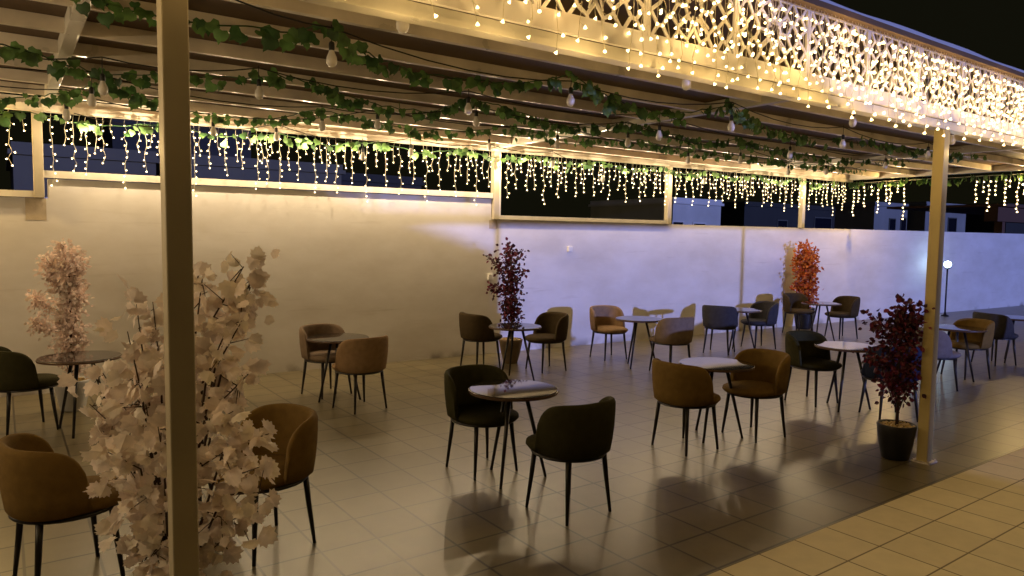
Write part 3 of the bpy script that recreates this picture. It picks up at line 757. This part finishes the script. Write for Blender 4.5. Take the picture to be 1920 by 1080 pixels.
# ------------------------------------------------------------------ garden lamp by the wall
lp = Vector((20.6, 9.25, 0)); 
dl = ray(1777, 495); tl = 9.25/dl.y; lp = Vector((dl.x*tl, 9.25, 0)); zl = CAMZ+dl.z*tl
t = thing('garden_lamp', 'thin garden lamp with a glowing blue white globe in front of the right wall', 'lamp', lp)
b = MB(); b.tube([(0, 0, 0), (0, 0, zl-.14)], .022, 10); b.lathe([(.0, 0), (.10, 0), (.10, .02), (.04, .05), (.022, .12)], 16); b.build('pole', M['black'], t)
b = MB(); b.lathe([(.02, zl-.14), (.09, zl-.11), (.095, zl-.10)], 16); b.build('collar', M['black'], t)
b = MB(); b.lathe([(.02, zl-.10), (.07, zl-.07), (.09, zl-.01), (.08, zl+.04), (.045, zl+.07), (.0, zl+.08)], 20)
b.build('globe', emis('cool lit globe', (.55, .85, 1.0), 14.0), t)
add_lamp((lp.x, lp.y, zl+.0), 14, (.42, .62, 1.0), 'garden_lamp_light', .09)

# ------------------------------------------------------------------ houses beyond the wall
def blue(n, c): return mat(n, c, .8, noise=(.5, .15))
HM = [blue('pale house paint', (.42, .42, .38)), blue('dim house paint', (.075, .075, .060)), blue('dark house paint', (.022, .022, .018)), mat('dark window glass', (.006, .007, .012), .25), blue('house trim', (.50, .50, .46)), blue('grey house paint', (.20, .20, .18))]
def house(px0, px1, ptop, Y, label, mi, wins=(), trim=False, depth=6, name='house'):
    a = atY(px0, ptop, Y); c = atY(px1, ptop, Y); t = thing(name, label, 'house', (a.x, Y, 0))
    W = c.x-a.x; H = (a.z+c.z)/2
    b = MB(); b.box(0, 0, 0, W, depth, H); b.build('wall', HM[mi], t)
    b = MB(); b.box(-.1, -.12, H, W+.1, depth+.1, H+.12); b.box(-.03, -.05, H+.12, W+.03, depth, H+.3); b.build('roof', HM[4] if trim else HM[mi], t)
    for (u0, v0, u1, v1) in wins:      # fractions of the width, heights below the top in metres
        b = MB(); b.box(W*u0, -.012, H-v1, W*u1, .05, H-v0)
        o = b.build('window', HM[3], t)
        b = MB(); w_ = .07
        b.box(W*u0-w_, -.05, H-v1-w_, W*u0, .0, H-v0+w_); b.box(W*u1, -.05, H-v1-w_, W*u1+w_, .0, H-v0+w_); b.box(W*u0, -.05, H-v0, W*u1, 0, H-v0+w_); b.box(W*u0, -.05, H-v1-w_, W*u1, 0, H-v1)
        b.build('frame', HM[4] if trim else HM[1], o)
    return t
house(1262, 1352, 384, 24, 'pale blue lit house with arched trim and windows beyond the wall', 0, [(-.0, .9, .2, 2.0), (.42, .95, .66, 2.1)], True)
house(1396, 1598, 392, 30, 'long dark house left and right of the farthest back post', 2, [(.28, .9, .36, 2.2), (.62, .6, .78, 2.2)])
house(1640, 1702, 388, 27, 'pale blue grey house with a dark door left of the yellow post', 5, [(.45, .9, .62, 2.6), (.8, .8, .95, 2.0)])
house(1736, 1812, 388, 27, 'pale blue grey house right of the yellow post', 5, [(.55, .9, .75, 2.6)])
house(1600, 1640, 393, 33, 'dark house wall between the far back post and the pale house', 2)
house(1888, 1990, 392, 26, 'dim house at the right edge of the picture', 2)
house(24, 292, 298, 21, 'dim flat-roofed house with a small window at the far left above the wall', 1, [(.15, 1.0, .26, 1.35), (.45, 1.2, .6, 1.9)])
house(210, 470, 232, 34, 'tall dark blue house behind the left icicle lights', 2)
house(345, 640, 318, 22, 'long low dim blue house roof behind the left icicle lights', 1)
house(590, 790, 342, 25, 'low dark blue roof behind the centre icicle lights', 2)
# neighbouring brown canopy at the right
t = thing('neighbour_canopy', 'brown canopy frame on a post beyond the right end of the wall', 'canopy', (0, 0, 0))
brown = mat('brown painted steel', (.10, .05, .03), .6)
p0 = atY(1876, 436, 12.5)
b = MB(); b.box(p0.x-.14, 12.4, 0, p0.x+.14, 12.7, 3.0); b.build('post', brown, t)
b = MB(); b.box(p0.x-.9, 12.3, 2.95, p0.x+9, 12.8, 3.55); b.box(p0.x-.9, 12.1, 3.552, p0.x+9, 16.8, 3.65); b.build('beam', brown, t)

# ------------------------------------------------------------------ unseen blocker added behind the camera, its top shaped to shade the left half
YO = -9.0
def shade_z(x, z): return z+(wy(x)-YO)*math.tan(SUN_EL)
t = thing('shade_blocker', 'unseen house-shaped light blocker with a sloping top, added behind the camera', 'house', (0, 0, 0))
b = MB()
prof = [(-30, 0), (7.0, 0), (7.0, shade_z(7.1, 1.74)), (6.3, shade_z(6.3, 2.01)), (4.3, shade_z(4.3, 2.62)), (2.6, shade_z(2.6, 3.3)), (-30, shade_z(0, 3.5))]
n_ = len(prof); vs = [(x, YO, z) for x, z in prof]+[(x, YO-5, z) for x, z in prof]
b.add(vs, [tuple(range(n_)), tuple(range(2*n_-1, n_-1, -1))]+[(i, i+n_, (i+1) % n_+n_, (i+1) % n_) for i in range(n_)])
b.build('wall', HM[1], t)
